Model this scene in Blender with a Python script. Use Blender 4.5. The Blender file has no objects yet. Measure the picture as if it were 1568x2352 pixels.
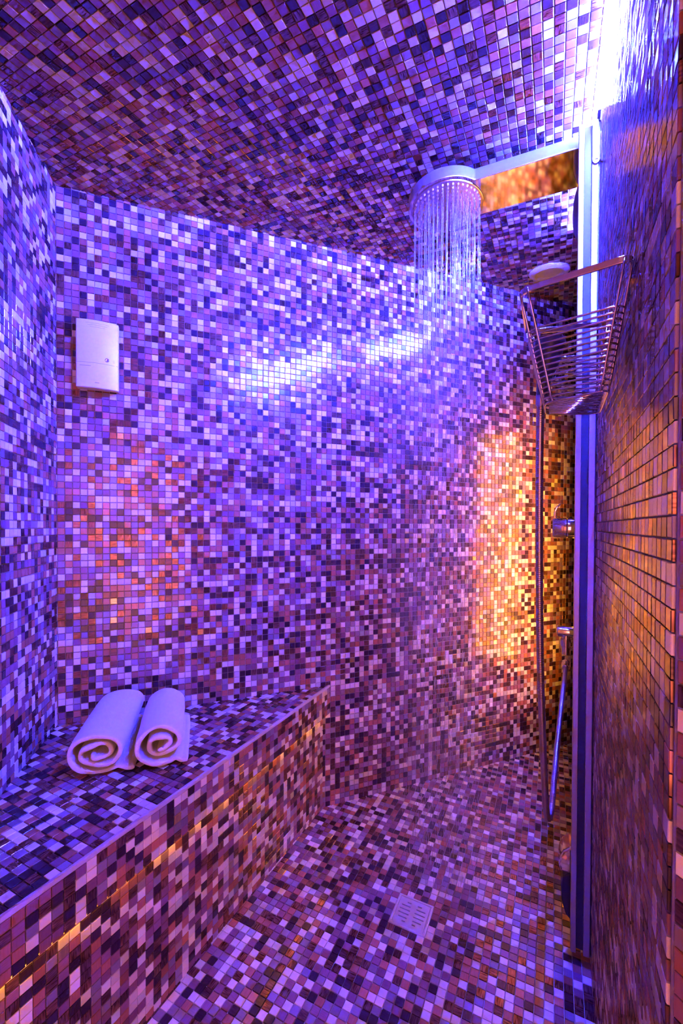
import bpy, bmesh, math, random
import numpy as np
from mathutils import Vector, Matrix

random.seed(7)
rng = np.random.default_rng(11)
scene = bpy.context.scene
COL = scene.collection
rad = math.radians

# ------------------------------------------------------------------ camera
EYE = 1.15                      # lens height above the shower floor
FPX = 975.0                     # focal length in pixels of the 1568x2352 frame
PITCH, ROLL = 0.0125, 0.004     # slight downward tilt, tiny roll
SHIFT = 32.0 + FPX * math.tan(PITCH)
cam_d = bpy.data.cameras.new('camera')
cam = bpy.data.objects.new('camera', cam_d)
COL.objects.link(cam)
cam_d.sensor_fit = 'VERTICAL'
cam_d.sensor_height = 36.0
cam_d.lens = FPX * 36.0 / 2352.0
cam_d.shift_y = SHIFT / 2352.0
cam_d.clip_start = 0.01
cam.location = (0, 0, EYE)
FW = Vector((0, math.cos(PITCH), -math.sin(PITCH)))
UP0 = Vector((0, math.sin(PITCH), math.cos(PITCH)))
RT0 = Vector((1, 0, 0))
UPV = UP0 * math.cos(ROLL) - RT0 * math.sin(ROLL)
RTV = RT0 * math.cos(ROLL) + UP0 * math.sin(ROLL)
cam.matrix_world = Matrix.Translation((0, 0, EYE)) @ Matrix((
    (RTV.x, UPV.x, -FW.x), (RTV.y, UPV.y, -FW.y), (RTV.z, UPV.z, -FW.z))).to_4x4()
scene.camera = cam

# ------------------------------------------------------------------ world, exposure
world = bpy.data.worlds.new('world')
scene.world = world
world.use_nodes = True
world.node_tree.nodes['Background'].inputs[0].default_value = (0.25, 0.12, 0.5, 1)
world.node_tree.nodes['Background'].inputs[1].default_value = 0.02
scene.view_settings.view_transform = 'Standard'
scene.view_settings.look = 'None'
scene.view_settings.gamma = 1.0
scene.view_settings.use_curve_mapping = False
scene.view_settings.exposure = 0.15
cy = scene.cycles
cy.use_denoising = True
cy.max_bounces = 4
cy.diffuse_bounces = 2
cy.use_adaptive_sampling = True
cy.adaptive_threshold = 0.15
cy.glossy_bounces = 2
cy.transmission_bounces = 4
cy.volume_bounces = 1
cy.transparent_max_bounces = 12
cy.sample_clamp_indirect = 30.0
cy.time_limit = 1000
cy.caustics_reflective = False
cy.caustics_refractive = False
cy.volume_step_rate = 3.0
cy.use_light_tree = False

# lamp colours and strengths (each lamp is a visible fitting built further down)
BLUE = (0.026, 0.039, 1.0);  BLUE_W = 10500.0     # strip along wall and ceiling
AMBER = (1.0, 0.38, 0.03);  AMBER_W = 10.5    # flush strip near the far corner
BENCH_C = (1.0, 0.36, 0.03); BENCH_W = 13.0     # under the bench edge
DOOR_C = (1.0, 0.31, 0.22);  DOOR_W = 4.2      # lamp panel in the entrance

def at(x, y, depth):
    """world point on the sight line of a frame position at a distance in front of the lens"""
    r = FW * FPX + RTV * (x - 784) + UPV * (1176 + SHIFT - y)
    return Vector((0, 0, EYE)) + r * (depth / r.y)
def at_z(x, y, z):
    r = FW * FPX + RTV * (x - 784) + UPV * (1176 + SHIFT - y)
    return Vector((0, 0, EYE)) + r * ((z - EYE) / r.z)
def project(p):
    q = Vector(p) - Vector((0, 0, EYE))
    d = q.dot(FW)
    if d < 0.05: return None
    return (784 + FPX * q.dot(RTV) / d, 1176 + SHIFT - FPX * q.dot(UPV) / d, d)

# ------------------------------------------------------------------ plan of the room
PT = 0.0215                                   # mosaic pitch
def dirv(a): return Vector((math.sin(rad(a)), math.cos(rad(a)), 0))
YD = dirv(26.5)                               # along right wall and bench front
NR = Vector((-YD.y, YD.x, 0))                 # out of the right wall
R0 = -0.1 * NR
A = Vector((-0.924, 1.374, 0))                # corner of left and back wall
BD = dirv(68.0); NB = Vector((BD.y, -BD.x, 0))
LD = Vector((math.sin(rad(16.2)), -math.cos(rad(16.2)), 0)); NL = Vector((-LD.y, LD.x, 0))
Z = Vector((0, 0, 1))
def R(s, e=0.0, z=0.0): return R0 + YD * s + NR * e + Z * z
def B(t, e=0.0, z=0.0): return A + BD * t + NB * e + Z * z
def L(u, e=0.0, z=0.0): return A + LD * u + NL * e + Z * z
def ceil_z(x, y): return EYE + 0.9354 - 0.006 * x + 0.1085 * y
_den = BD.x * YD.y - BD.y * YD.x
T_C = ((R0.x - A.x) * YD.y - (R0.y - A.y) * YD.x) / _den
CORNER = B(T_C)
S_C = (CORNER - R0).dot(YD)
S_E = 0.476                                   # near end of the right wall
JD = (YD * -1 + NR * -1).normalized()         # splayed return at the entrance
JN = (NR - YD).normalized()
U_END = 1.60

# ------------------------------------------------------------------ materials
def new_mat(name):
    m = bpy.data.materials.new(name); m.use_nodes = True
    nt = m.node_tree
    return m, nt, nt.nodes['Principled BSDF']
def simple(name, col, rough=0.5, metal=0.0, bump=0.0, scale=40.0, var=0.06, **kw):
    m, nt, b = new_mat(name)
    tc = nt.nodes.new('ShaderNodeTexCoord')
    n = nt.nodes.new('ShaderNodeTexNoise'); n.inputs['Scale'].default_value = scale
    n.inputs['Detail'].default_value = 4
    nt.links.new(tc.outputs['Object'], n.inputs['Vector'])
    mx = nt.nodes.new('ShaderNodeMix'); mx.data_type = 'RGBA'
    mx.inputs[6].default_value = tuple(c * (1 - var) for c in col) + (1,)
    mx.inputs[7].default_value = tuple(min(1, c * (1 + var)) for c in col) + (1,)
    nt.links.new(n.outputs['Fac'], mx.inputs[0])
    nt.links.new(mx.outputs[2], b.inputs['Base Color'])
    b.inputs['Roughness'].default_value = rough
    b.inputs['Metallic'].default_value = metal
    for k, v in kw.items(): b.inputs[k].default_value = v
    if bump:
        bp = nt.nodes.new('ShaderNodeBump'); bp.inputs['Strength'].default_value = bump
        bp.inputs['Distance'].default_value = 0.002
        nt.links.new(n.outputs['Fac'], bp.inputs['Height'])
        nt.links.new(bp.outputs['Normal'], b.inputs['Normal'])
    return m
def lamp_mat(name, col, strength):
    m, nt, b = new_mat(name)
    b.inputs['Base Color'].default_value = (0.8, 0.8, 0.8, 1)
    b.inputs['Emission Color'].default_value = col + (1,)
    b.inputs['Emission Strength'].default_value = strength
    return m

M_GROUT = simple('grout', (0.52, 0.47, 0.46), 0.85, bump=0.3, scale=300, var=0.12)
M_CHROME = simple('chrome', (0.86, 0.86, 0.88), 0.06, 1.0, var=0.03)
M_STEEL = simple('brushed_steel', (0.72, 0.71, 0.72), 0.2, 1.0, var=0.05)
M_SATIN = simple('satin_steel', (0.78, 0.77, 0.78), 0.3, 0.9, var=0.04)
M_GUN = simple('dark_chrome', (0.16, 0.14, 0.2), 0.38, 0.8)
M_LENS = simple('frosted_lens', (0.9, 0.9, 0.92), 0.3, 0.0)
M_WIRE = simple('wire_steel', (0.70, 0.66, 0.66), 0.16, 1.0, var=0.05)
M_HOSE = simple('hose_metal', (0.55, 0.52, 0.55), 0.28, 1.0, var=0.06)
M_ALU = simple('anodised_aluminium', (0.58, 0.58, 0.60), 0.38, 0.7, var=0.03)
M_DARKALU = simple('dark_channel', (0.045, 0.04, 0.07), 0.45, 0.0, var=0.1)
M_DARK = simple('dark_plastic', (0.03, 0.025, 0.03), 0.35)
M_WHITE = simple('white_plastic', (0.88, 0.87, 0.88), 0.28, var=0.02)
M_GREYMARK = simple('grey_print', (0.45, 0.44, 0.5), 0.5)
M_TRIM = simple('pale_edge_trim', (0.62, 0.55, 0.56), 0.35, 0.2, var=0.06)
M_PLASTER = simple('amber_plaster', (0.75, 0.42, 0.2), 0.7, bump=0.2)
M_DRAIN = simple('drain_steel', (0.78, 0.78, 0.82), 0.3, 0.55, var=0.04)
M_BLUE = lamp_mat('blue_led', BLUE, BLUE_W)
M_AMBER = lamp_mat('amber_led', AMBER, AMBER_W)
M_BENCHLED = lamp_mat('bench_led', BENCH_C, BENCH_W)
M_DOORLED = lamp_mat('entrance_lamp_glow', DOOR_C, DOOR_W)

def towel_material():
    m, nt, b = new_mat('terry_cotton')
    b.inputs['Base Color'].default_value = (0.88, 0.86, 0.85, 1)
    b.inputs['Roughness'].default_value = 0.95
    b.inputs['Sheen Weight'].default_value = 0.25
    tc = nt.nodes.new('ShaderNodeTexCoord')
    n = nt.nodes.new('ShaderNodeTexNoise'); n.inputs['Scale'].default_value = 420
    n2 = nt.nodes.new('ShaderNodeTexNoise'); n2.inputs['Scale'].default_value = 60
    ad = nt.nodes.new('ShaderNodeMath'); ad.operation = 'ADD'
    for k in (n, n2): nt.links.new(tc.outputs['Object'], k.inputs['Vector'])
    nt.links.new(n.outputs['Fac'], ad.inputs[0]); nt.links.new(n2.outputs['Fac'], ad.inputs[1])
    bp = nt.nodes.new('ShaderNodeBump'); bp.inputs['Strength'].default_value = 0.5
    bp.inputs['Distance'].default_value = 0.003
    nt.links.new(ad.outputs[0], bp.inputs['Height'])
    nt.links.new(bp.outputs['Normal'], b.inputs['Normal'])
    return m
M_TOWEL = towel_material()

def tile_material():
    """glass mosaic: colour, metalness, gloss and streaking come from attributes of each tile"""
    m, nt, b = new_mat('mosaic_glass')
    N, K = nt.nodes, nt.links
    ca = N.new('ShaderNodeAttribute'); ca.attribute_name = 'tile_col'
    pa = N.new('ShaderNodeAttribute'); pa.attribute_name = 'tile_prop'
    sp = N.new('ShaderNodeSeparateColor'); K.new(pa.outputs['Color'], sp.inputs[0])
    uv = N.new('ShaderNodeUVMap'); uv.uv_map = 'tile_uv'
    mp = N.new('ShaderNodeMapping'); mp.inputs['Scale'].default_value = (0.9, 7.0, 1)
    K.new(uv.outputs[0], mp.inputs['Vector'])
    n1 = N.new('ShaderNodeTexNoise'); n1.inputs['Scale'].default_value = 1.0
    n1.inputs['Detail'].default_value = 1.0
    K.new(mp.outputs[0], n1.inputs['Vector'])
    rp = N.new('ShaderNodeMapRange'); rp.inputs[1].default_value = 0.36; rp.inputs[2].default_value = 0.66
    K.new(n1.outputs['Fac'], rp.inputs[0])
    dk = N.new('ShaderNodeMix'); dk.data_type = 'RGBA'; dk.blend_type = 'MULTIPLY'
    dk.inputs[0].default_value = 1.0
    dk.inputs[7].default_value = (0.24, 0.17, 0.17, 1)
    K.new(ca.outputs['Color'], dk.inputs[6])
    inv = N.new('ShaderNodeMath'); inv.operation = 'SUBTRACT'; inv.inputs[0].default_value = 1.0
    K.new(rp.outputs[0], inv.inputs[1])
    fac = N.new('ShaderNodeMath'); fac.operation = 'MULTIPLY'
    K.new(inv.outputs[0], fac.inputs[0]); K.new(sp.outputs['Blue'], fac.inputs[1])
    mx = N.new('ShaderNodeMix'); mx.data_type = 'RGBA'
    K.new(fac.outputs[0], mx.inputs[0]); K.new(ca.outputs['Color'], mx.inputs[6]); K.new(dk.outputs[2], mx.inputs[7])
    K.new(mx.outputs[2], b.inputs['Base Color'])
    K.new(sp.outputs['Red'], b.inputs['Metallic'])
    K.new(sp.outputs['Green'], b.inputs['Roughness'])
    b.inputs['IOR'].default_value = 1.52
    return m
M_TILE = tile_material()

# ------------------------------------------------------------------ object helpers
def link(o, parent=None):
    COL.objects.link(o)
    if parent is not None:
        o.parent = parent
        o.matrix_parent_inverse = Matrix.Translation(-Vector(parent.location))
    return o
def tag(o, label=None, cat=None, group=None, kind=None):
    if label: o['label'] = label
    if cat: o['category'] = cat
    if group: o['group'] = group
    if kind: o['kind'] = kind
    return o
def root(name, loc, label, cat, group=None):
    o = bpy.data.objects.new(name, None); o.location = loc; o.empty_display_size = 0.05
    link(o); tag(o, label, cat, group)
    return o
def mesh_obj(name, verts, faces, mat, parent=None, smooth=False, loc=None):
    me = bpy.data.meshes.new(name)
    off = Vector(loc) if loc is not None else Vector((0, 0, 0))
    me.from_pydata([tuple(Vector(v) - off) for v in verts], [], [tuple(f) for f in faces])
    me.materials.append(mat)
    bm = bmesh.new(); bm.from_mesh(me)
    bmesh.ops.recalc_face_normals(bm, faces=bm.faces)
    bm.to_mesh(me); bm.free()
    if smooth: me.shade_smooth()
    o = bpy.data.objects.new(name, me); o.location = off
    return link(o, parent)
def bevel(o, w, seg=2, ang=40):
    md = o.modifiers.new('bevel', 'BEVEL'); md.width = w; md.segments = seg
    md.limit_method = 'ANGLE'; md.angle_limit = rad(ang)
    return o
class MB:
    """collects shapes for one mesh"""
    def __init__(s): s.v, s.f = [], []
    def add(s, vs, fs):
        n = len(s.v); s.v += [Vector(v) for v in vs]; s.f += [[i + n for i in f] for f in fs]
    def prism(s, base, ext):
        ext = Vector(ext); n = len(base)
        vs = [Vector(p) for p in base] + [Vector(p) + ext for p in base]
        fs = [list(range(n))[::-1], list(range(n, 2 * n))] + [[i, (i + 1) % n, n + (i + 1) % n, n + i] for i in range(n)]
        s.add(vs, fs)
    def box(s, o, a, b, c):
        o, a, b, c = map(Vector, (o, a, b, c))
        s.prism([o, o + a, o + a + b, o + b], c)
    def tube(s, pts, rr, sides=10, closed=False, caps=True):
        pts = [Vector(p) for p in pts]; n = len(pts)
        rr = rr if isinstance(rr, (list, tuple)) else [rr] * n
        tang = []
        for i in range(n):
            a = pts[(i - 1) % n] if (closed or i) else pts[i]
            b = pts[(i + 1) % n] if (closed or i < n - 1) else pts[i]
            tang.append((b - a).normalized())
        ref = Vector((0, 0, 1)) if abs(tang[0].z) < 0.9 else Vector((1, 0, 0))
        x = tang[0].cross(ref).normalized()
        vs, fs = [], []
        for i in range(n):
            x = (x - tang[i] * x.dot(tang[i])).normalized(); y = tang[i].cross(x)
            for k in range(sides):
                a = 2 * math.pi * k / sides
                vs.append(pts[i] + (x * math.cos(a) + y * math.sin(a)) * rr[i])
        m = n if closed else n - 1
        for i in range(m):
            j = (i + 1) % n
            for k in range(sides):
                l = (k + 1) % sides
                fs.append([i * sides + k, i * sides + l, j * sides + l, j * sides + k])
        if caps and not closed:
            fs.append(list(range(sides))[::-1]); fs.append([(n - 1) * sides + k for k in range(sides)])
        s.add(vs, fs)
    def lathe(s, origin, axis, prof, sides=32):
        """prof: (distance along the axis, radius)"""
        axis = Vector(axis).normalized()
        ref = Vector((0, 0, 1)) if abs(axis.z) < 0.9 else Vector((1, 0, 0))
        x = axis.cross(ref).normalized(); y = axis.cross(x); o = Vector(origin)
        vs, fs = [], []
        for d, r in prof:
            for k in range(sides):
                a = 2 * math.pi * k / sides
                vs.append(o + axis * d + (x * math.cos(a) + y * math.sin(a)) * max(r, 1e-5))
        for i in range(len(prof) - 1):
            for k in range(sides):
                l = (k + 1) % sides
                fs.append([i * sides + k, i * sides + l, (i + 1) * sides + l, (i + 1) * sides + k])
        fs.append(list(range(sides))[::-1]); fs.append([(len(prof) - 1) * sides + k for k in range(sides)])
        s.add(vs, fs)
    def build(s, name, mat, parent=None, smooth=False, loc=None):
        return mesh_obj(name, s.v, s.f, mat, parent, smooth, loc)
def smooth_by_angle(o, a=35):
    o.data.shade_smooth()
    o.data.set_sharp_from_angle(angle=rad(a))
    return o

# ------------------------------------------------------------------ mosaic
# kind: share, colour, metalness, gloss(roughness), streak amount
KINDS = [
    (0.225, (0.80, 0.72, 0.68), 0.00, 0.22, 0.00),   # cream
    (0.200, (0.31, 0.13, 0.18), 0.05, 0.20, 0.15),   # mauve brown
    (0.130, (0.31, 0.215, 0.28), 0.00, 0.22, 0.10),   # grey beige
    (0.130, (0.48, 0.17, 0.10), 0.10, 0.20, 0.15),   # terracotta
    (0.145, (0.40, 0.18, 0.12), 0.65, 0.14, 0.95),   # copper streaked
    (0.125, (0.050, 0.020, 0.035), 0.15, 0.18, 0.30), # near black
    (0.040, (0.16, 0.07, 0.06), 0.40, 0.16, 0.80),   # dark copper
    (0.005, (0.95, 0.66, 0.30), 0.85, 0.26, 0.35),   # gold leaf
]
SHARE = np.array([k[0] for k in KINDS]); SHARE = SHARE / SHARE.sum()
HT, CH, GAP = 0.0034, 0.0008, 0.0017         # height above the bed, chamfer, joint

def tile_shape(su, sv):
    a, b, c = su / 2, sv / 2, CH
    v = [(-a, -b, -0.002), (a, -b, -0.002), (a, b, -0.002), (-a, b, -0.002),
         (-a, -b, HT - c), (a, -b, HT - c), (a, b, HT - c), (-a, b, HT - c),
         (-a + c, -b + c, HT), (a - c, -b + c, HT), (a - c, b - c, HT), (-a + c, b - c, HT)]
    f = [(0, 1, 5, 4), (1, 2, 6, 5), (2, 3, 7, 6), (3, 0, 4, 7),
         (4, 5, 9, 8), (5, 6, 10, 9), (6, 7, 11, 10), (7, 4, 8, 11), (8, 9, 10, 11)]
    return np.array(v), np.array(f)
def set_attrs(me, cols, props, uvs, nt_):
    """cols/props: one row per tile (9 faces each), uvs: one row per tile and vertex"""
    a = me.attributes.new('tile_col', 'FLOAT_COLOR', 'FACE')
    a.data.foreach_set('color', np.repeat(np.c_[cols, np.ones(nt_)], 9, 0).astype(np.float32).ravel())
    p = me.attributes.new('tile_prop', 'FLOAT_COLOR', 'FACE')
    p.data.foreach_set('color', np.repeat(np.c_[props, np.ones(nt_)], 9, 0).astype(np.float32).ravel())
    uv = me.uv_layers.new(name='tile_uv')
    idx = np.empty(len(me.loops), np.int32); me.loops.foreach_get('vertex_index', idx)
    uv.data.foreach_set('uv', uvs.reshape(-1, 2)[idx].astype(np.float32).ravel())
def tile_uvs(shape_v, n, rot, off):
    base = shape_v[:, :2] / PT
    out = np.repeat(base[None], n, 0)
    sw = out[..., ::-1].copy()
    out[rot] = sw[rot]
    return out + off[:, None, :]
BASE_V, BASE_F = tile_shape(PT - GAP, PT - GAP)
VARIANTS = {}
def tile_variant(kind, k):
    """meshes shared by the separately built tiles"""
    key = (kind, k)
    if key not in VARIANTS:
        me = bpy.data.meshes.new('tile')
        me.from_pydata([tuple(v) for v in BASE_V], [], [tuple(int(i) for i in f) for f in BASE_F])
        _, c, m, r, s = KINDS[kind]
        j = 1 + 0.16 * rng.standard_normal()
        c = np.clip(np.array(c) * max(0.55, j), 0, 1)
        set_attrs(me, c[None], np.array([[m, r, s]]),
                  tile_uvs(BASE_V, 1, np.array([rng.random() < 0.5]), rng.uniform(0, 200, (1, 2))), 1)
        me.materials.append(M_TILE)
        VARIANTS[key] = me
    return VARIANTS[key]

def mosaic(parent, O, U, V, N, nu, nv, keep, single_ok=None, tilt=0.016, singles=300, names=('tile', 'mosaic_field')):
    """lay a field of tiles on a plane; the ones that show largest are objects of their own"""
    O, U, V, N = Vector(O), Vector(U).normalized(), Vector(V).normalized(), Vector(N).normalized()
    cells = []
    for i in range(nu[0], nu[1]):
        for j in range(nv[0], nv[1]):
            p = O + U * ((i + 0.5) * PT) + V * ((j + 0.5) * PT)
            if keep(p): cells.append((i, j, p))
    n = len(cells)
    kinds = rng.choice(len(KINDS), n, p=SHARE)
    tu = np.clip(rng.normal(0, tilt, n), -0.04, 0.04); tv = np.clip(rng.normal(0, tilt, n), -0.04, 0.04)
    # sheets of mosaic are pressed in by hand: each sheet sits at a slightly different angle
    sheet = {}
    for q, (i, j, p) in enumerate(cells):
        key = (i // 15, j // 15)
        if key not in sheet: sheet[key] = rng.normal(0, 0.004, 2)
        tu[q] += sheet[key][0]; tv[q] += sheet[key][1]
    # which show largest
    score = []
    if singles:
        for q, (i, j, p) in enumerate(cells):
            pr = project(p)
            if pr is None or not (4 < pr[0] < 1564 and 4 < pr[1] < 2348): continue
            if single_ok and not single_ok(p, pr): continue
            c = Vector((0, 0, EYE)) - p
            score.append((abs(N.dot(c.normalized())) / c.length_squared, q))
        score.sort(reverse=True)
    single = set(q for _, q in score[:singles])
    Rm = Matrix((U, V, N)).transposed()
    for q in sorted(single):
        o = bpy.data.objects.new(names[0], tile_variant(int(kinds[q]), int(rng.integers(0, 7))))
        rot = Rm @ Matrix.Rotation(tu[q], 3, 'X') @ Matrix.Rotation(tv[q], 3, 'Y')
        o.matrix_world = Matrix.Translation(cells[q][2]) @ rot.to_4x4()
        link(o, parent)
    rest = [q for q in range(n) if q not in single]
    m = len(rest)
    if not m: return
    rq = np.array(rest)
    P = np.array([tuple(cells[q][2]) for q in rest])
    ax = np.array([tuple(U), tuple(V), tuple(N)])
    loc = np.repeat(BASE_V[None], m, 0)
    loc[:, :, 2] += loc[:, :, 1] * tu[rq][:, None] - loc[:, :, 0] * tv[rq][:, None]
    verts = (loc @ ax + P[:, None, :]).reshape(-1, 3)
    faces = (BASE_F[None] + (np.arange(m) * 12)[:, None, None]).reshape(-1, 4)
    me = bpy.data.meshes.new(names[1])
    me.vertices.add(len(verts)); me.vertices.foreach_set('co', verts.astype(np.float32).ravel())
    me.loops.add(faces.size); me.loops.foreach_set('vertex_index', faces.astype(np.int32).ravel())
    me.polygons.add(len(faces))
    me.polygons.foreach_set('loop_start', (np.arange(len(faces)) * 4).astype(np.int32))
    me.update(calc_edges=True); me.validate(); me.shade_flat()
    kc = np.array([k[1] for k in KINDS])[kinds[rq]]
    jit = np.clip(1 + 0.16 * rng.standard_normal((m, 1)) + 0.04 * rng.standard_normal((m, 3)), 0.5, 1.6)
    kp = np.array([k[2:5] for k in KINDS])[kinds[rq]]
    set_attrs(me, np.clip(kc * jit, 0, 1), kp, tile_uvs(BASE_V, m, rng.random(m) < 0.5, rng.uniform(0, 200, (m, 2))), m)
    me.materials.append(M_TILE)
    o = bpy.data.objects.new(names[1], me)
    link(o, parent); tag(o, kind='stuff')

# ------------------------------------------------------------------ room shell
HTOP = 2.5
def slab(name, pts, ext, mat=M_GROUT):
    m = MB(); m.prism(pts, ext)
    return tag(m.build(name, mat), kind='structure')
TH = 0.08
wall_back = slab('wall_back', [B(-0.1), B(T_C + 0.05), B(T_C + 0.05, 0, HTOP), B(-0.1, 0, HTOP)], -NB * TH)
wall_left = slab('wall_left', [L(-0.02), L(U_END), L(U_END, 0, HTOP), L(-0.02, 0, HTOP)], -NL * TH)
wall_right = slab('wall_right', [R(S_E), R(S_C + 0.05), R(S_C + 0.05, 0, HTOP), R(S_E, 0, HTOP)], -NR * TH)
JE = R(S_E)
JF = JE + JD * 0.32
wall_return = slab('wall_return', [JE, JF, JF + Z * HTOP, JE + Z * HTOP], -JN * 0.06)
LE = L(U_END)
REAR_Y = -1.15
def zc(p, dz=0.0): return Vector((p.x, p.y, ceil_z(p.x, p.y) + dz))
# entrance behind the lens, plain amber plaster
EX = 0.95
wall_entrance_left = slab('wall_entrance_left', [LE, Vector((LE.x, REAR_Y, 0)), Vector((LE.x, REAR_Y, HTOP)), LE + Z * HTOP], (-0.08, 0, 0), M_PLASTER)
wall_rear = slab('wall_rear', [Vector((LE.x - 0.1, REAR_Y, 0)), Vector((EX + 0.1, REAR_Y, 0)), Vector((EX + 0.1, REAR_Y, HTOP)), Vector((LE.x - 0.1, REAR_Y, HTOP))], (0, -0.08, 0), M_PLASTER)
wall_entrance_right = slab('wall_entrance_right', [Vector((EX, REAR_Y, 0)), Vector((EX, JF.y, 0)), Vector((EX, JF.y, HTOP)), Vector((EX, REAR_Y, HTOP))], (0.08, 0, 0), M_PLASTER)
wall_entrance_front = slab('wall_entrance_front', [JF, Vector((EX + 0.08, JF.y, 0)), Vector((EX + 0.08, JF.y, HTOP)), JF + Z * HTOP], (0, 0.06, 0), M_PLASTER)
floor = slab('floor', [Vector((-1.3, -1.3, 0)), Vector((1.6, -1.3, 0)), Vector((1.6, 2.5, 0)), Vector((-1.3, 2.5, 0))], (0, 0, -0.08))
ceiling = slab('ceiling', [zc(Vector((-1.3, -1.3, 0))), zc(Vector((1.6, -1.3, 0))), zc(Vector((1.6, 2.5, 0))), zc(Vector((-1.3, 2.5, 0)))], (0, 0, 0.08))

def inside(p, mrg=0.012):
    q = Vector((p.x, p.y, 0))
    if (q - A).dot(NB) < -mrg or (q - A).dot(NL) < -mrg: return False
    s = (q - R0).dot(YD)
    if s > S_E:
        return (q - R0).dot(NR) > -mrg
    return (q - JE).dot(JN) > -mrg or p.y < JF.y

# bench dimensions
BZ = 0.497                                    # bench top
P1 = at_z(745, 1581, BZ)                      # far end of the front edge, on the back wall
P0 = at_z(0, 2114, BZ)
BDIR = YD.copy()
BN = Vector((BDIR.y, -BDIR.x, 0))             # out of the bench front
_p = (Vector((P0.x, P0.y, 0)) + Vector((P1.x, P1.y, 0))) / 2
FR = _p.dot(BN)                               # front plane offset along BN
t1 = (FR - A.dot(BN)) / BD.dot(BN)            # where the front meets the back wall
BF0 = B(t1)
u1 = (FR - A.dot(BN)) / LD.dot(BN)            # where it meets the left wall
REC = 0.02                                    # set-back of the lower front
FASC = 5 * PT + 0.004
def bench_side(p): return p.x * BN.x + p.y * BN.y - FR    # >0 in front of the bench

H0 = EYE
def back_ok(p, pr): return p.z > BZ + 0.02 or pr[0] > 760
mosaic(wall_back, B(0.004, 0, 0.0), BD, Z, NB, (-1, int(T_C / PT) + 2), (0, 112),
       lambda p: p.z < ceil_z(p.x, p.y) + 0.012, back_ok)
mosaic(wall_left, L(0.004, 0, 0.0), LD, Z, NL, (-1, int(1.0 / PT)), (0, 110),
       lambda p: p.z < ceil_z(p.x, p.y) + 0.012, lambda p, pr: p.z > BZ + 0.02)
mosaic(wall_right, R(S_E + 0.003, 0, 0.0), YD, Z, NR, (0, int((S_C - S_E) / PT) + 2), (0, 112),
       lambda p: p.z < ceil_z(p.x, p.y) + 0.012, lambda p, pr: (p - R0).dot(YD) < 1.24, tilt=0.012)
mosaic(wall_return, JE + JD * 0.003, JD, Z, JN, (0, 14), (0, 104),
       lambda p: p.z < ceil_z(p.x, p.y) + 0.012, singles=120)
CU = Vector((YD.x, YD.y, -0.006 * YD.x + 0.1085 * YD.y)).normalized()
CN = Vector((0.006, -0.1085, 1)).normalized() * -1
CV = CU.cross(CN).normalized()
CO = zc(R(0, 0))
mosaic(ceiling, CO, CU, CV, CN, (-20, 125), (-60, 110), lambda p: inside(p) and p.y > -0.25, tilt=0.007, single_ok=
       lambda p, pr: not (1330 < pr[0] and 250 < pr[1]))

# floor drain place (kept free of tiles)
DR = at_z(945, 2102, 0.0)
DU, DV = -NR, YD
def floor_keep(p):
    if not inside(p) or p.y < -0.25: return False
    if bench_side(p) < -REC - 0.01: return False
    d = p - DR
    return not (abs(d.dot(DU)) < 0.055 and abs(d.dot(DV)) < 0.055)
FO = DR + DU * (PT * 0.5) - DV * (PT * 0.5)     # a tile joint runs along each side of the drain
mosaic(floor, Vector((FO.x, FO.y, 0)), NR, YD, Z, (-60, 90), (-90, 90), floor_keep, lambda p, pr: bench_side(p) > 0)

# ------------------------------------------------------------------ bench
bench = root('mosaic_bench', (BF0 - BDIR * 0.8 - BN * 0.2), 'corner bench clad in brown and cream mosaic under the towels', 'bench')
def bench_poly(off, zz):
    fr = FR + off
    tt = (fr - A.dot(BN)) / BD.dot(BN); uu = (fr - A.dot(BN)) / LD.dot(BN)
    return [A + Z * zz, B(tt, 0, zz), L(uu, 0, zz)] if uu < U_END else [A + Z * zz, B(tt, 0, zz), B(tt, 0, zz) - BDIR * 1.9, L(U_END, 0, zz)]
m = MB(); m.prism(bench_poly(-REC, 0.0), Z * (BZ - FASC)); m.build('body', M_GROUT, bench)
m = MB(); m.prism(bench_poly(0, BZ - FASC), Z * FASC); m.build('slab', M_GROUT, bench)
BLEN = ((L(u1) - BF0).length if 0 < u1 < U_END else 1.6)
m = MB(); m.box(BF0 - BDIR * BLEN + BN * -0.0035 + Z * (BZ - 0.006), BDIR * BLEN, BN * 0.0075, Z * 0.0105)
bevel(m.build('edge_trim', M_TRIM, bench), 0.0015)
def on_bench(p): return (Vector((p.x, p.y, 0)) - A).dot(NB) > -0.012 and (Vector((p.x, p.y, 0)) - A).dot(NL) > -0.012 and p.y > -0.35
class Pool: pass
mosaic(bench, BF0 - BN * 0.0035 + Z * BZ, -BN, -BDIR, Z, (0, 70), (-45, 110), lambda p: on_bench(p) and bench_side(p) < -0.003,
       lambda p, pr: not (150 < pr[0] < 450 and 1540 < pr[1] < 1800), singles=110, names=('tile', 'top_mosaic'))
mosaic(bench, BF0 + Z * (BZ - 0.0065), -BDIR, -Z, BN, (0, 95), (0, 5), lambda p: on_bench(p), singles=90, names=('tile', 'edge_mosaic'))
mosaic(bench, BF0 - BN * REC + Z * (BZ - FASC - 0.001), -BDIR, -Z, BN, (-1, 95), (0, 19), lambda p: on_bench(p), singles=100, names=('tile', 'front_mosaic'))
# glowing strip tucked under the overhanging edge
m = MB(); m.box(BF0 - BDIR * (BLEN - 0.04) - BN * 0.0065 + Z * (BZ - FASC - 0.0035), BDIR * (BLEN - 0.06), BN * 0.005, Z * 0.0035)
tag(m.build('bench_light_strip', M_BENCHLED, loc=BF0 - BDIR * 0.9 + Z * (BZ - FASC)), 'thin amber light strip under the overhanging bench edge', 'light strip')

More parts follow.
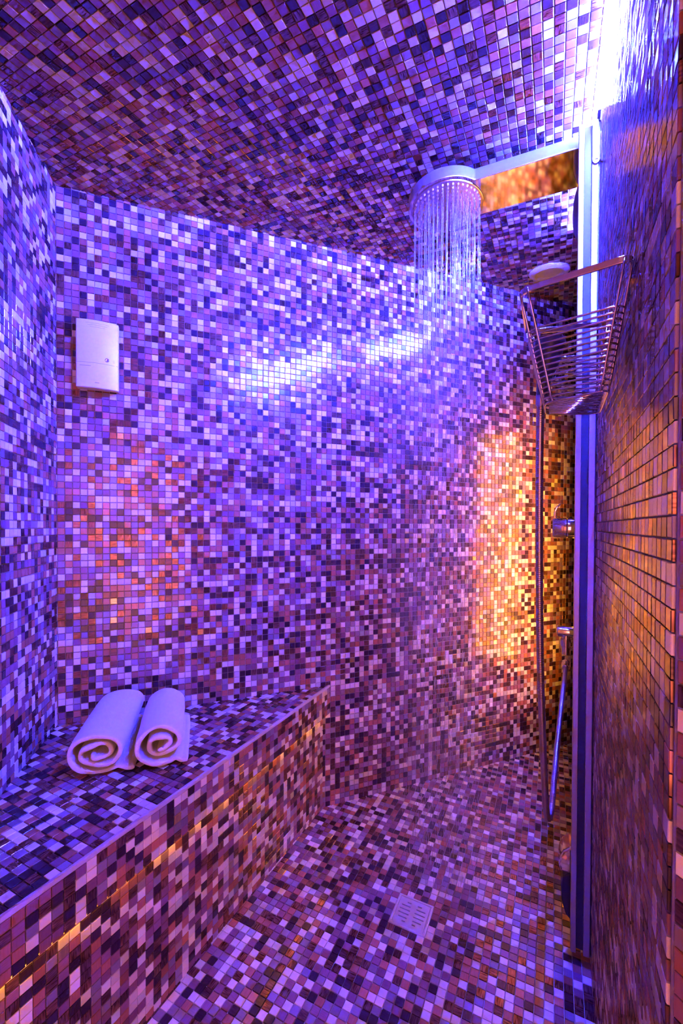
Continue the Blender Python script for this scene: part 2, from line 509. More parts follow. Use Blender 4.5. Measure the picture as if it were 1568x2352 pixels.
# ------------------------------------------------------------------ lamps of the room
# blue strip in the angle of right wall and ceiling
m = MB()
a0, a1 = zc(R(S_E + 0.02, 0.0), -0.0165), zc(R(1.76, 0.0), -0.0165)
am = a0 + (a1 - a0) * 0.58
fo, fi, fh_ = NR * 0.0110, NR * 0.0042, Z * 0.0117
m.add([a0 + fo, a1 + fo, a1 + fi + fh_, a0 + fi + fh_], [[0, 1, 2, 3]])      # face towards room and ceiling
m.add([a0 + NR * 0.0060, am + NR * 0.0060, am + fo, a0 + fo], [[0, 1, 2, 3]])   # underside as far as the profile
cl = root('ceiling_light_strip', a0, 'glaring blue white light strip where ceiling meets the tiled wall', 'light strip')
m.build('diffuser', M_BLUE, cl)
m = MB(); m.box(a0 + NR * 0.0035, a1 - a0, NR * 0.0006, Z * 0.0117)
m.box(am + NR * 0.0041 - Z * 0.0006, a1 - am, NR * 0.0071, Z * 0.0005); m.build('housing', M_ALU, cl)
# amber strip flush on the right wall near the far corner, behind the metal profile
SA = 2.06
m = MB(); m.box(R(SA, 0.0045, 0.42), YD * 0.22, NR * 0.002, Z * 1.25)
tag(m.build('wall_light_strip', M_AMBER, loc=R(SA, 0.004, 0.42)), 'amber vertical light panel on the wall behind the metal profile', 'light strip')
# lamp panel in the entrance
lampP = Vector((-0.42, REAR_Y + 0.03, 0.12)); LW, LH = 0.92, 1.68
rt = root('entrance_lamp', lampP, 'tall amber glowing wall lamp in the entrance', 'lamp')
m = MB(); m.box(lampP, (LW, 0, 0), (0, 0.025, 0), (0, 0, LH)); m.build('glowing_panel', M_DOORLED, rt)
m = MB()
for o_, a_, c_ in (((-0.02, -0.03, -0.02), (LW + 0.04, 0, 0), (0, 0, 0.02)), ((-0.02, -0.03, LH), (LW + 0.04, 0, 0), (0, 0, 0.02)),
                   ((-0.02, -0.03, 0), (0.02, 0, 0), (0, 0, LH)), ((LW, -0.03, 0), (0.02, 0, 0), (0, 0, LH))):
    m.box(lampP + Vector(o_), a_, (0, 0.06, 0), c_)
m.build('frame', M_STEEL, rt)

# ------------------------------------------------------------------ metal profile on the right wall
SP = 1.256
zt = ceil_z(R(SP).x, R(SP).y) - 0.019
zb = 0.035
prof = root('metal_profile', R(SP, 0.03, zb), 'tall aluminium channel profile standing upright on the tiled wall', 'profile')
hgt = zt - zb
for e0, w in ((0.0375, 0.0125), (0.006, 0.0145)):
    m = MB(); m.box(R(SP, e0, zb), NR * w, YD * 0.026, Z * hgt); bevel(m.build('rail', M_ALU, prof), 0.0012)
m = MB(); m.box(R(SP + 0.012, 0.020, zb + 0.004), NR * 0.018, YD * 0.012, Z * (hgt - 0.006)); m.build('channel', M_DARKALU, prof)
m = MB(); m.box(R(SP + 0.006, 0.0005, zb), NR * 0.006, YD * 0.018, Z * hgt); m.build('seal', M_DARK, prof)
m = MB(); q = at(1376, 366, R(SP).y)
q = R(SP, 0.0115, EYE + (q.z - EYE))
m.lathe(q, -YD, [(0, 0.0088), (0.003, 0.0085), (0.0045, 0.007), (0.0045, 0.0045), (0.002, 0.004)], 24)
smooth_by_angle(m.build('screw_cap', M_STEEL, prof))

# ------------------------------------------------------------------ rain shower
HU = EYE + 1.005                             # underside of head and arm
nh, fh = at_z(1104, 409, HU), at_z(1119, 487, HU)
nr_, fr_ = at_z(1340, 337, HU), at_z(1322, 430, HU)
hc = (at_z(1056, 407, HU) + at_z(1000, 534, HU)) / 2
hl, hr = at_z(943, 452, HU), at_z(1118, 470, HU)
HRAD = 0.118
HC = Vector((hc.x, hc.y, HU))
ad = ((nr_ + fr_) / 2 - (nh + fh) / 2); ad.z = 0; ad.normalize()    # from head to wall
ap = Vector((-ad.y, ad.x, 0))
if ap.y < 0: ap = -ap                         # away from the lens
offn = ((nh + nr_) / 2 - HC).dot(ap); offf = ((fh + fr_) / 2 - HC).dot(ap)
dw = (-(HC - R0).dot(NR)) / ad.dot(NR) if abs(ad.dot(NR)) > 1e-6 else 0.4   # to the wall along ad
def head_outline(r, on, of, length):
    pts = []
    an, af = math.asin(max(-0.98, min(0.98, on / r))), math.asin(max(-0.98, min(0.98, of / r)))
    k = 40
    st, en = af, 2 * math.pi + an              # from far edge round the tip to near edge
    for i in range(k + 1):
        a = st + (en - st) * i / k
        pts.append(HC + ad * (r * math.cos(a)) + ap * (r * math.sin(a)))
    xs = r * math.cos(an)
    near = [HC + ad * (xs + 0.02 + (length - xs - 0.02) * i / 5) + ap * on for i in range(6)]
    xf = r * math.cos(af)
    far = [HC + ad * (length - (length - xf - 0.02) * i / 5) + ap * of for i in range(6)]
    return pts + near + far
def round_poly(pts, it=2):
    for _ in range(it):
        o = []
        n = len(pts)
        for i in range(n):
            a, b = pts[i], pts[(i + 1) % n]
            o += [a * 0.75 + b * 0.25, a * 0.25 + b * 0.75]
        pts = o
    return pts
offn = max(offn, -0.085); offf = min(max(offf, 0.055), 0.09)
out = head_outline(HRAD, offn, offf, dw + 0.002)
rain = root('rain_shower', R((HC - R0).dot(YD), 0.0, HU), 'flat polished rain shower with round head on a wide arm', 'shower head')
m = MB(); m.prism(out, Z * 0.034)
o = bevel(m.build('body', M_SATIN, rain), 0.003, 3)
m = MB(); m.prism([p - Z * 0.0012 for p in out], Z * 0.0010); m.build('underside_plate', M_CHROME, rain)
# spray face set into the underside
m = MB(); m.lathe(HC - Z * 0.001, -Z, [(0, HRAD - 0.008), (0.003, HRAD - 0.009), (0.004, HRAD - 0.012), (0.004, 0.0)], 56)
face = smooth_by_angle(m.build('spray_face', M_STEEL, rain))
m = MB(); NOZ = []
for ring in range(1, 8):
    rr = ring * 0.0142; n = 6 * ring
    for k in range(n):
        a = 2 * math.pi * (k + 0.3 * ring) / n
        p = HC + Vector((math.cos(a), math.sin(a), 0)) * rr
        NOZ.append(p)
        m.lathe(p - Z * 0.005, -Z, [(0, 0.0032), (0.003, 0.0026), (0.0045, 0.0014)], 8)
nz = m.build('nozzles', M_WHITE, face); tag(nz, kind='stuff')
m = MB(); wl = HC + ad * (dw - 0.004)
m.box(wl + ap * (offn - 0.01) + Z * -0.008, ap * (offf - offn + 0.02), ad * 0.006, Z * 0.05)
bevel(m.build('wall_plate', M_CHROME, rain), 0.002)

# ------------------------------------------------------------------ falling water
def water_material():
    m = bpy.data.materials.new('falling_water_mat'); m.use_nodes = True
    nt = m.node_tree; N, K = nt.nodes, nt.links
    for x in list(N): N.remove(x)
    out_ = N.new('ShaderNodeOutputMaterial')
    tr = N.new('ShaderNodeBsdfTransparent')
    df = N.new('ShaderNodeBsdfDiffuse'); df.inputs[0].default_value = (0.9, 0.92, 0.95, 1)
    tl = N.new('ShaderNodeBsdfTranslucent'); tl.inputs[0].default_value = (0.9, 0.92, 0.95, 1)
    gl = N.new('ShaderNodeBsdfGlossy'); gl.inputs[1].default_value = 0.12
    a1_ = N.new('ShaderNodeMixShader'); a1_.inputs[0].default_value = 0.5
    a2_ = N.new('ShaderNodeMixShader'); a2_.inputs[0].default_value = 0.4
    a3_ = N.new('ShaderNodeMixShader'); a3_.inputs[0].default_value = 0.55
    K.new(df.outputs[0], a1_.inputs[1]); K.new(tl.outputs[0], a1_.inputs[2])
    K.new(a1_.outputs[0], a2_.inputs[1]); K.new(gl.outputs[0], a2_.inputs[2])
    K.new(tr.outputs[0], a3_.inputs[1]); K.new(a2_.outputs[0], a3_.inputs[2])
    K.new(a3_.outputs[0], out_.inputs[0])
    return m
M_WATER = water_material()
m = MB(); rw = random.Random(5)
for p in NOZ:
    if rw.random() < 0.12: continue
    z0 = HU - 0.0095
    ln = rw.uniform(0.22, 0.55)
    x0 = p + Vector((rw.uniform(-.002, .002), rw.uniform(-.002, .002), 0))
    dr = (p - HC) * rw.uniform(-0.03, 0.05)
    r0 = rw.uniform(0.00045, 0.0008)
    pts = [Vector((x0.x, x0.y, z0)) + Vector((dr.x, dr.y, 0)) * (k / 4) + Z * (-ln * k / 4) for k in range(5)]
    m.tube(pts, [r0, r0, r0 * .9, r0 * .8, r0 * .4], 5)
    z = z0 - ln
    while z > 0.05:                           # the jet breaks up into long drops
        z -= rw.uniform(0.03, 0.16)
        d = rw.uniform(0.008, 0.035)
        if z - d < 0.02: break
        w = (z0 - z) * 0.02
        c = Vector((x0.x + dr.x + rw.uniform(-w, w), x0.y + dr.y + rw.uniform(-w, w), z))
        rr = rw.uniform(0.0005, 0.0009)
        m.tube([c, c - Z * d * .5, c - Z * d], [rr * .3, rr, rr * .4], 4)
wa = m.build('falling_water', M_WATER, smooth=True, loc=HC - Z * 0.01)
tag(wa, 'fine jets of water falling from the round shower head', 'water', kind='stuff')

# ------------------------------------------------------------------ mist
def mist_material():
    m = bpy.data.materials.new('mist_mat'); m.use_nodes = True
    nt = m.node_tree; N, K = nt.nodes, nt.links
    for x in list(N): N.remove(x)
    out_ = N.new('ShaderNodeOutputMaterial')
    vs = N.new('ShaderNodeVolumeScatter'); vs.inputs['Color'].default_value = (0.97, 0.97, 1, 1)
    vs.inputs['Anisotropy'].default_value = 0.1
    tc = N.new('ShaderNodeTexCoord')
    mp = N.new('ShaderNodeMapping'); mp.inputs['Scale'].default_value = (5.0, 5.0, 2.2)
    K.new(tc.outputs['Object'], mp.inputs['Vector'])
    ns = N.new('ShaderNodeTexNoise'); ns.inputs['Scale'].default_value = 1.0; ns.inputs['Detail'].default_value = 3
    K.new(mp.outputs[0], ns.inputs['Vector'])
    rg = N.new('ShaderNodeMapRange'); rg.inputs[1].default_value = 0.32; rg.inputs[2].default_value = 0.75
    K.new(ns.outputs['Fac'], rg.inputs[0])
    # thins out away from the axis of the shower
    sx = N.new('ShaderNodeSeparateXYZ'); K.new(tc.outputs['Object'], sx.inputs[0])
    cb = N.new('ShaderNodeCombineXYZ'); K.new(sx.outputs[0], cb.inputs[0]); K.new(sx.outputs[1], cb.inputs[1])
    ln = N.new('ShaderNodeVectorMath'); ln.operation = 'LENGTH'; K.new(cb.outputs[0], ln.inputs[0])
    fa = N.new('ShaderNodeMapRange'); fa.interpolation_type = 'SMOOTHSTEP'
    fa.inputs[1].default_value = 0.05; fa.inputs[2].default_value = 0.30
    fa.inputs[3].default_value = 1.0; fa.inputs[4].default_value = 0.0
    K.new(ln.outputs['Value'], fa.inputs[0])
    fz = N.new('ShaderNodeMapRange'); fz.interpolation_type = 'SMOOTHSTEP'   # little mist right under the head
    fz.inputs[1].default_value = 1.95; fz.inputs[2].default_value = 1.55
    fz.inputs[3].default_value = 0.0; fz.inputs[4].default_value = 1.0
    K.new(sx.outputs[2], fz.inputs[0])
    m1 = N.new('ShaderNodeMath'); m1.operation = 'MULTIPLY'; K.new(rg.outputs[0], m1.inputs[0]); K.new(fa.outputs[0], m1.inputs[1])
    m2 = N.new('ShaderNodeMath'); m2.operation = 'MULTIPLY'; K.new(m1.outputs[0], m2.inputs[0]); K.new(fz.outputs[0], m2.inputs[1])
    m3 = N.new('ShaderNodeMath'); m3.operation = 'MULTIPLY'; m3.inputs[1].default_value = MIST_D
    K.new(m2.outputs[0], m3.inputs[0])
    K.new(m3.outputs[0], vs.inputs['Density'])
    K.new(vs.outputs[0], out_.inputs['Volume'])
    return m
MIST_D = 0.9
mb = Vector((HC.x, HC.y, 0.012))
m = MB(); m.lathe(mb, Z, [(0, 0.345), (0.8, 0.345), (1.95, 0.34)], 32)
mi = m.build('mist', mist_material(), loc=mb)
tag(mi, 'pale drifting mist below the rain shower', 'mist', kind='stuff')

# ------------------------------------------------------------------ wire basket on the right wall
RIMZ = EYE + 0.362
SM = 0.785
bk = root('wire_basket', R(SM, 0.002, RIMZ - 0.17), 'chrome wire shower basket fixed to the tiled wall', 'basket')
def loop(k, z):
    """rounded loop of the basket; k = 0 at the rim, 1 at the bottom"""
    n0, n1 = 0.680 + 0.033 * k, 0.706 + 0.040 * k
    e0, e1 = 0.006 + 0.024 * k, 0.150 - 0.036 * k
    c = [R(n0, e0, z), R(n1, e1, z), R(2 * SM - n1, e1, z), R(2 * SM - n0, e0, z)]
    pts = []
    rr = 0.018
    for i in range(4):
        a, b, d = c[i - 1], c[i], c[(i + 1) % 4]
        u, v = (a - b).normalized(), (d - b).normalized()
        for q in range(6):
            t = q / 5
            p0, p2 = b + u * rr, b + v * rr
            pts.append(p0 * (1 - t) ** 2 + b * 2 * t * (1 - t) + p2 * t ** 2)
    return pts
rim = loop(0, RIMZ)
m = MB(); n = len(rim)
ctr = sum(rim, Vector()) / n
vs, fs = [], []
for p in rim:
    i_ = (Vector((ctr.x, ctr.y, 0)) - Vector((p.x, p.y, 0))).normalized() * 0.0028
    vs += [p - Z * 0.0062, p + Z * 0.0032, p + i_ * 1.6 + Z * 0.0032, p + i_ * 1.6 - Z * 0.0062]
for i in range(n):
    j = (i + 1) % n
    for k in range(4): fs.append([4 * i + k, 4 * i + (k + 1) % 4, 4 * j + (k + 1) % 4, 4 * j + k])
m.add(vs, fs); bevel(m.build('rim', M_WIRE, bk), 0.0008)
NW = 15; DTOP, DBOT = 0.058, 0.166
for i in range(NW):
    d = DTOP + (DBOT - DTOP) * i / (NW - 1)
    m = MB(); m.tube(loop(d / DBOT, RIMZ - d), 0.0016, 6, closed=True)
    m.build('wire', M_WIRE, bk, smooth=True)
for ci in range(4):
    for q in (1, 4):
        m = MB(); pts = []
        for i in range(9):
            d = DBOT * i / 8
            pts.append(loop(d / DBOT, RIMZ - d)[ci * 6 + q])
        m.tube(pts, 0.0019, 6); m.build('upright', M_WIRE, bk, smooth=True)
bl = loop(1, RIMZ - DBOT)
for i in range(9):
    t = (i + 0.5) / 9
    a = bl[3] * 1 + (bl[20] - bl[3]) * t; b_ = bl[8] + (bl[15] - bl[8]) * t
    m = MB(); m.tube([a, b_], 0.0015, 6); m.build('floor_wire', M_WIRE, bk, smooth=True)
for sgn in range(5):                                      # slanting wires of the wall side
    s_ = 0.705 + 0.02 * sgn
    m = MB(); m.tube([R(s_, 0.006, RIMZ - 0.004), R(s_ + 0.012, 0.016, RIMZ - 0.06)], 0.0015, 6)
    m.build('back_wire', M_WIRE, bk, smooth=True)
m = MB()
for s_ in (0.73, 0.84):
    m.lathe(R(s_, 0.003, RIMZ - 0.012), NR, [(0, 0.009), (0.006, 0.009), (0.008, 0.006)], 16)
m.build('wall_fixing', M_CHROME, bk)

# ------------------------------------------------------------------ hand shower and hose
hand = root('hand_shower', at(1243, 905, 0.755), 'dark funnel-shaped hand shower standing in the wire basket', 'hand shower')
h0 = at(1243.5, 908, 0.752); h1 = at(1263, 778, 0.735)
hx = h1 - h0; hl_ = hx.length
m = MB(); m.lathe(h0, hx, [(0, 0.0085), (0.012, 0.0095), (0.03, 0.0135), (0.055, 0.0205), (hl_ - 0.012, 0.0248), (hl_ - 0.004, 0.0252), (hl_, 0.0235)], 28)
smooth_by_angle(m.build('body', M_DARK, hand))
m = MB(); m.lathe(h0 + hx.normalized() * (hl_ - 0.001), hx, [(0, 0.0225), (0.0025, 0.022), (0.0035, 0.019)], 28)
smooth_by_angle(m.build('spray_face', M_CHROME, hand))

# round lamp ring on the ceiling by the far corner (switched off)
def ceil_at(x, y):
    r = FW * FPX + RTV * (x - 784) + UPV * (1176 + SHIFT - y)
    k = 0.9354 / (r.z + 0.006 * r.x - 0.1085 * r.y)
    return Vector((0, 0, EYE)) + r * k
dlc = ceil_at(1261, 622) + CN * HT
dl = root('ceiling_downlight', dlc, 'round white downlight ring on the mosaic ceiling', 'downlight')
m = MB(); m.lathe(dlc, CN, [(0, 0.083), (0.003, 0.083), (0.006, 0.080), (0.014, 0.062), (0.0135, 0.058), (0.003, 0.051), (0.002, 0.05)], 48)
smooth_by_angle(m.build('ring', M_WHITE, dl), 40)
m = MB(); m.lathe(dlc + CN * 0.003, CN, [(-0.0015, 0.05), (0.0, 0.0495), (0.0015, 0.036), (0.002, 0.0)], 40)
smooth_by_angle(m.build('lens', M_LENS, dl), 40)

def catmull(ctrl, n):
    P = [ctrl[0] * 2 - ctrl[1]] + ctrl + [ctrl[-1] * 2 - ctrl[-2]]
    o = []
    for i in range(1, len(P) - 2):
        for k in range(n):
            t = k / n
            a, b, c, d = P[i - 1], P[i], P[i + 1], P[i + 2]
            o.append(0.5 * ((2 * b) + (c - a) * t + (2 * a - 5 * b + 4 * c - d) * t * t + (3 * b - a - 3 * c + d) * t ** 3))
    o.append(ctrl[-1]); return o
elb = R(1.42, 0.0705, 0)
EL = at(1299, 1516, elb.y)
cp = [at(1243, 906, .755), at(1239.5, 1000, .76), at(1238, 1250, .785), at(1240, 1500, .82), at(1246, 1700, .86), at(1251, 1810, .89),
      at(1254.5, 1863, .91), at(1259, 1880, .925), at(1265, 1863, .945), at(1270, 1815, .97), at(1277, 1735, 1.02), at(1290, 1610, 1.13), at(1299, 1530, elb.y)]
path = catmull(cp, 26)
# even spacing for the rings of the metal hose
acc = [0.0]
for i in range(1, len(path)): acc.append(acc[-1] + (path[i] - path[i - 1]).length)
step = 0.00125; pts, rr = [], []
j = 0; k = 0; d = 0.0
while d < acc[-1]:
    while acc[j + 1] < d: j += 1
    t = (d - acc[j]) / max(1e-9, acc[j + 1] - acc[j])
    pts.append(path[j] * (1 - t) + path[j + 1] * t); rr.append((0.0059, 0.0068, 0.0068)[k % 3]); k += 1; d += step
hose = root('shower_hose', path[170], 'ribbed metal shower hose hanging in a long loop', 'hose')
m = MB(); m.tube(pts, rr, 10); m.build('hose', M_HOSE, hose, smooth=True)
m = MB(); dvec = (pts[-1] - pts[-14]).normalized()
m.lathe(pts[-1] - dvec * 0.012, dvec, [(0, 0.0085), (0.002, 0.0108), (0.018, 0.0118), (0.030, 0.0118), (0.032, 0.009)], 12)
smooth_by_angle(m.build('end_nut', M_CHROME, hose))
m = MB(); dv2 = (pts[0] - pts[12]).normalized()
m.lathe(pts[0] - dv2 * 0.02, dv2, [(0, 0.0075), (0.003, 0.0092), (0.02, 0.0090), (0.024, 0.007)], 12)
smooth_by_angle(m.build('top_nut', M_HOSE, hose))

# hose outlet elbow
zo = at(1304, 1450, elb.y).z
out_el = root('hose_outlet', R(1.42, 0, zo), 'small chrome elbow outlet feeding the shower hose', 'tap fitting')
m = MB(); m.lathe(R(1.42, 0.002, zo), NR, [(0, 0.030), (0.006, 0.030), (0.009, 0.024), (0.010, 0.0165), (0.083, 0.0165), (0.086, 0.014)], 28)
smooth_by_angle(m.build('spout', M_CHROME, out_el))
zl = EL.z
m = MB(); ec = Vector((EL.x, EL.y, 0))
m.lathe(Vector((ec.x, ec.y, zo - 0.008)), -Z, [(0, 0.014), (0.012, 0.0145), (0.014, 0.017), (0.034, 0.0165), (0.036, 0.0135), (zo - zl - 0.026, 0.0125)], 24)
smooth_by_angle(m.build('elbow', M_CHROME, out_el))

# mixer tap
zm = at(1290, 1213, R(1.42, .07).y).z
mix = root('mixer_tap', R(1.42, 0, zm), 'chrome mixer tap with curved upright lever on the wall', 'tap')
m = MB(); m.lathe(R(1.42, 0.002, zm), NR, [(0, 0.042), (0.007, 0.042), (0.010, 0.036), (0.012, 0.030), (0.060, 0.030), (0.062, 0.0285), (0.064, 0.0305), (0.096, 0.0305), (0.100, 0.028)], 36)
smooth_by_angle(m.build('body', M_CHROME, mix))
m = MB()
lv = [R(1.42, 0.093, zm + 0.012), R(1.42, 0.0965, zm + 0.032), R(1.42, 0.0955, zm + 0.050), R(1.42, 0.089, zm + 0.064), R(1.42, 0.081, zm + 0.071)]
vs, fs = [], []
for i, p in enumerate(lv):
    w = 0.011 - 0.0012 * i; th = 0.0038 - 0.0004 * i
    nx = (lv[min(i + 1, 4)] - lv[max(i - 1, 0)]).normalized(); nn = nx.cross(YD).normalized()
    vs += [p - YD * w - nn * th, p + YD * w - nn * th, p + YD * w + nn * th, p - YD * w + nn * th]
for i in range(4):
    for k in range(4): fs.append([4 * i + k, 4 * i + (k + 1) % 4, 4 * i + 4 + (k + 1) % 4, 4 * i + 4 + k])
fs += [[0, 1, 2, 3], [16, 17, 18, 19]]
m.add(vs, fs); o = bevel(m.build('lever', M_CHROME, mix), 0.0015, 2)

# dished chrome cover up by the arm
sd = 1.43
zd = EYE + 0.918
up = root('chrome_wall_cover', R(sd, 0, zd), 'dished dark chrome disc seen edge-on below the shower arm', 'cover')
m = MB()
m.lathe(R(sd, 0.040, zd), NR, [(-0.006, 0.072), (-0.004, 0.0765), (0.0, 0.076), (0.006, 0.066), (0.012, 0.05), (0.016, 0.03), (0.0175, 0.0)], 40)
smooth_by_angle(m.build('dish', M_GUN, up), 50)
m = MB(); m.lathe(R(sd, 0.001, zd), NR, [(0, 0.02), (0.004, 0.02), (0.005, 0.008), (0.038, 0.008)], 20)
for dz in (-0.055, 0.05): m.tube([R(sd - 0.02, 0.001, zd + dz), R(sd - 0.02, 0.037, zd + dz)], 0.0025, 8)
m.build('stem', M_STEEL, up)

# fitting low down on the wall
sl = 1.345
lo = root('low_wall_fitting', R(sl, 0, 0.06), 'low dark fitting with rounded chrome top near the floor', 'fitting')
m = MB()
prof2 = [(0.0, 0.135), (0.05, 0.135), (0.066, 0.120), (0.070, 0.09), (0.068, 0.05), (0.058, 0.018), (0.04, 0.0), (0.0, 0.0)]
m.prism([R(sl - 0.03, e + 0.002, 0.062 + z) for e, z in prof2], YD * 0.06)
bevel(m.build('body', M_DARK, lo), 0.004, 2)
m = MB()
hp = [(0.0, 0.0), (0.072, 0.0), (0.076, 0.02), (0.074, 0.045), (0.066, 0.068), (0.05, 0.086), (0.028, 0.097), (0.0, 0.1)]
m.prism([R(sl - 0.034, e + 0.002, 0.198 + z * 0.85) for e, z in hp], YD * 0.068)
bevel(m.build('hood', M_CHROME, lo), 0.006, 3)

# ------------------------------------------------------------------ wall dispenser on the back wall
def back_t(x):
    u = (x - 784) / FPX
    return (u * A.y - A.x) / (BD.x - u * BD.y)
ta, tb = back_t(181), back_t(276)
zA = EYE + 0.660; zB = EYE + 0.441 
W = tb - ta; Hh = zA - zB
dp = root('wall_dispenser', B((ta + tb) / 2, 0.004, zB), 'white plastic wall box with round button on the mosaic', 'dispenser')
m = MB(); prof3 = []
NSEG = 14
for i in range(NSEG + 1):
    t = i / NSEG
    bulge = 0.014 * math.sin(math.pi * min(1, t * 0.9 + 0.1)) ** 0.8
    prof3.append(B(ta + W * t, 0.036 + bulge, zB))
base = [B(ta, 0.016, zB)] + prof3 + [B(tb, 0.016, zB)]
m.prism(base, Z * Hh)
smooth_by_angle(bevel(m.build('cover', M_WHITE, dp), 0.003, 2), 30)
m = MB(); m.box(B(ta + 0.012, 0.003, zB + 0.012), BD * (W - 0.024), NB * 0.016, Z * (Hh - 0.024)); m.build('back_plate', M_DARK, dp)
def front_pt(t, e, z):
    bulge = 0.014 * math.sin(math.pi * min(1, t * 0.9 + 0.1)) ** 0.8
    return B(ta + W * t, 0.036 + bulge + e, z)
def strip_on_front(t0, t1, z, h, name, mat, e=0.0002):
    m = MB(); n = 8; vs, fs = [], []
    for i in range(n + 1):
        t = t0 + (t1 - t0) * i / n
        vs += [front_pt(t, e, z), front_pt(t, e, z + h), front_pt(t, -0.001, z + h), front_pt(t, -0.001, z)]
    for i in range(n):
        for k in range(4): fs.append([4 * i + k, 4 * i + (k + 1) % 4, 4 * i + 4 + (k + 1) % 4, 4 * i + 4 + k])
    m.add(vs, fs + [[0, 1, 2, 3], [4 * n, 4 * n + 1, 4 * n + 2, 4 * n + 3]]); return m.build(name, mat, dp)
strip_on_front(0.01, 0.99, zB + Hh * 0.365, 0.0012, 'seam', M_GREYMARK)
strip_on_front(0.09, 0.36, zB + Hh * 0.315, 0.0016, 'print_line', M_GREYMARK)
for q, (a, b) in enumerate(((0.24, 0.78), (0.28, 0.74), (0.34, 0.68))):
    strip_on_front(a, b, zB + Hh * (0.945 - 0.028 * q), 0.0007, 'print_line', M_GREYMARK)
strip_on_front(0.45, 0.55, zB + Hh * 0.075, 0.0022, 'print_line', M_GREYMARK)
m = MB(); m.lathe(front_pt(0.73, -0.001, zB + Hh * 0.43), NB, [(0, 0.0062), (0.0016, 0.0062), (0.0022, 0.005), (0.0012, 0.0035)], 24)
smooth_by_angle(m.build('button', M_STEEL, dp))
m = MB(); m.lathe(front_pt(0.88, -0.001, zB + Hh * 0.425), NB, [(0, 0.0045), (0.0014, 0.0042), (0.0016, 0.003)], 20)
m.build('small_button', M_WHITE, dp)

# ------------------------------------------------------------------ floor drain
dr = root('floor_drain', (DR.x, DR.y, 0.0), 'square pale metal floor drain with slotted grate', 'drain')
fz = 0.0005
m = MB(); S0, S1 = 0.0525, 0.0465
for a, b, c, d in ((-S0, -S0, S0, -S1), (-S0, S1, S0, S0), (-S0, -S1, -S1, S1), (S1, -S1, S0, S1)):
    m.box(DR + DU * a + DV * b + Z * fz, DU * (c - a), DV * (d - b), Z * 0.0052)
bevel(m.build('frame', M_DRAIN, dr), 0.0008)
m = MB()
rows = [(-0.034, 0.010, 0.020), (-0.022, 0.009, 0.034), (-0.0085, 0.007, 0.038), (0.005, 0.007, 0.038), (0.0185, 0.009, 0.036), (0.031, 0.010, 0.022)]
G = 0.0455; sw = 0.0042; prev = -G
for v, i0, i1 in rows:
    m.box(DR + DU * -G + DV * prev + Z * fz, DU * 2 * G, DV * (v - sw / 2 - prev), Z * 0.004)
    for a, b in ((-G, -i1), (-i0, i0), (i1, G)):
        m.box(DR + DU * a + DV * (v - sw / 2) + Z * fz, DU * (b - a), DV * sw, Z * 0.004)
    prev = v + sw / 2
m.box(DR + DU * -G + DV * prev + Z * fz, DU * 2 * G, DV * (G - prev), Z * 0.004)
m.build('grate', M_DRAIN, dr)
m = MB(); m.box(DR - DU * 0.046 - DV * 0.046 + Z * 0.0001, DU * 0.092, DV * 0.092, Z * 0.0003); m.build('sump', M_DARK, dr)
m = MB(); O_ = 0.0545
for a, b, c, d in ((-O_, -O_, O_, -S0), (-O_, S0, O_, O_), (-O_, -S0, -S0, S0), (S0, -S0, O_, S0)):
    m.box(DR + DU * a + DV * b + Z * fz, DU * (c - a), DV * (d - b), Z * 0.0026)
m.build('grout_border', M_GROUT, dr)

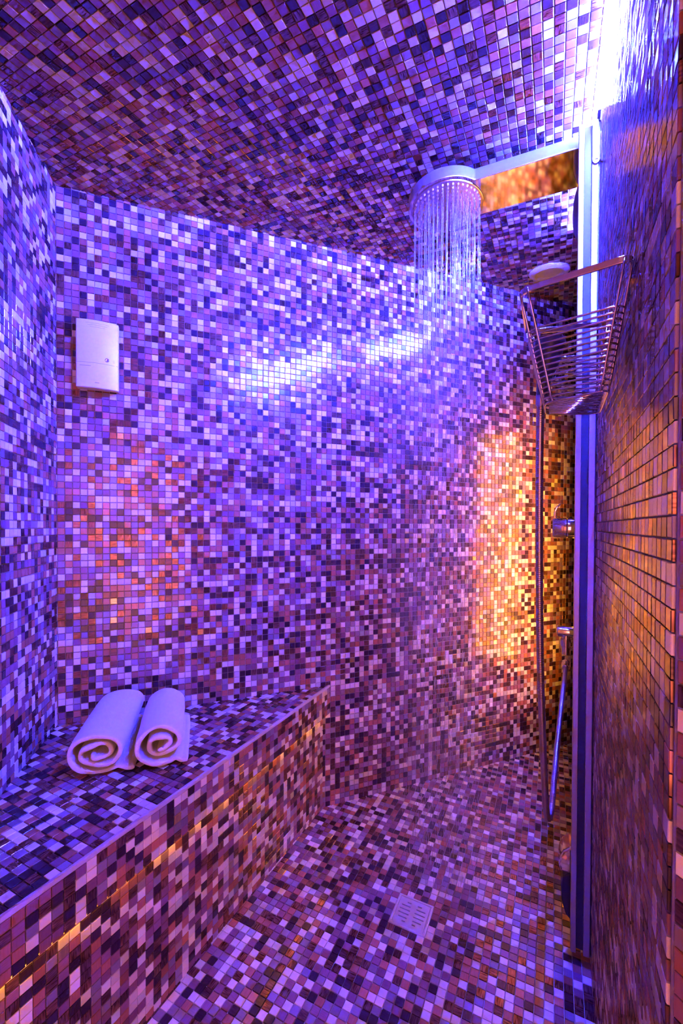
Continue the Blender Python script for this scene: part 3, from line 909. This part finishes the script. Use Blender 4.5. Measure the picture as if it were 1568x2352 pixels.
# ------------------------------------------------------------------ rolled towels
def towel(front, back, width, high, label, turns, seed, tail):
    rt_ = root('rolled_towel', (front + back) / 2, label, 'towel', 'rolled towels on the bench')
    r_ = random.Random(seed)
    ax = (back - front); length = ax.length; ax.normalize()
    side = Vector((ax.y, -ax.x, 0))             # to the right of the roll
    a_, b_ = width / 2, high / 2
    th = 0.0148
    path = []
    # loose end lying on the bench, then round the outside and inwards
    n = 150
    for i in range(n + 1):
        f = i / n
        ang = -0.30 * math.pi - turns * 2 * math.pi * f   # clockwise from lower right
        rr_ = 1.0 - 0.83 * f ** 0.92
        wob = 1 + (0.085 * math.sin(3.3 * ang + seed) + 0.06 * math.sin(2.1 * ang + 2 * seed)) * (0.25 + f) * (1 if f > 0.28 else f / 0.28)
        x = (a_ - th / 2) * rr_ * math.cos(ang) * wob + 0.004 * f
        y = b_ + (b_ - th / 2) * rr_ * math.sin(ang) * wob
        y -= 0.004 * f
        path.append(Vector((x, max(y, th / 2), 0)))
    tl = []
    e = path[0]
    for i in range(7):
        t = (7 - i) / 7
        tl.append(Vector((e.x + tail[0] * t * 0.9 , max(th / 2, e.y + tail[1] * t), 0)))
    path = tl + path
    # even out
    N_ = len(path)
    lft, rgt = [], []
    for i in range(N_):
        d_ = (path[min(i + 1, N_ - 1)] - path[max(i - 1, 0)]).normalized()
        nrm = Vector((-d_.y, d_.x, 0))
        w = th / 2 * (0.86 + 0.1 * math.sin(i * 0.31 + seed))
        if i == 0 or i == N_ - 1: w *= 0.55
        lft.append(path[i] + nrm * w); rgt.append(path[i] - nrm * w)
    ring = lft + rgt[::-1]
    M = len(ring); ks = [0.0, 0.006, 0.05, 0.25, 0.5, 0.75, 0.95, 0.994, 1.0]
    cen = [(path[i]) for i in range(N_)] + [(path[i]) for i in range(N_ - 1, -1, -1)]
    vs, fs = [], []
    for q, k_ in enumerate(ks):
        sh = 0.55 if q in (0, len(ks) - 1) else (0.92 if q in (1, len(ks) - 2) else 1.0)
        for i in range(M):
            p2 = cen[i] + (ring[i] - cen[i]) * sh
            f = (i if i < N_ else 2 * N_ - 1 - i) / N_
            wob = 0.006 * math.sin(9 * f + seed) + 0.004 * math.sin(23 * f + 2 * seed)   # uneven roll ends
            lay = k_ * length + (wob if k_ < 0.1 else (-wob if k_ > 0.9 else 0))
            puff = 1 + 0.035 * math.sin(math.pi * k_)
            vs.append(Vector((0, 0, 0)) + side * (p2.x * puff) + Z * (p2.y) + ax * lay)
    for q in range(len(ks) - 1):
        for i in range(M):
            j = (i + 1) % M
            fs.append([q * M + i, q * M + j, (q + 1) * M + j, (q + 1) * M + i])
    for q in (0, len(ks) - 1):                  # end faces as a strip between both edges
        for i in range(N_ - 1):
            fs.append([q * M + i, q * M + i + 1, q * M + (M - 2 - i), q * M + (M - 1 - i)])
    o = mesh_obj('cloth', [front + v for v in vs], fs, M_TOWEL, rt_, smooth=True)
    md = o.modifiers.new('sub', 'SUBSURF'); md.levels = 1; md.render_levels = 1
    tx = bpy.data.textures.new('towel_folds', 'CLOUDS'); tx.noise_scale = 0.035
    ds = o.modifiers.new('folds', 'DISPLACE'); ds.texture = tx; ds.strength = 0.004; ds.mid_level = 0.5
    return rt_
TZ = BZ + HT + 0.001
f1 = at_z(224, 1785, TZ); b1 = f1 + dirv(-16.5) * 0.325
towel(f1, b1, 0.170, 0.126, 'white rolled towel with its loose end out, beside the tiled corner', 2.35, 1.0, (0.044, -0.02))
f2 = at_z(368, 1762, TZ); b2 = f2 + dirv(-18.5) * 0.29
towel(f2, b2, 0.148, 0.128, 'white rolled towel farther along the bench, away from the corner', 2.2, 3.7, (0.034, -0.024))
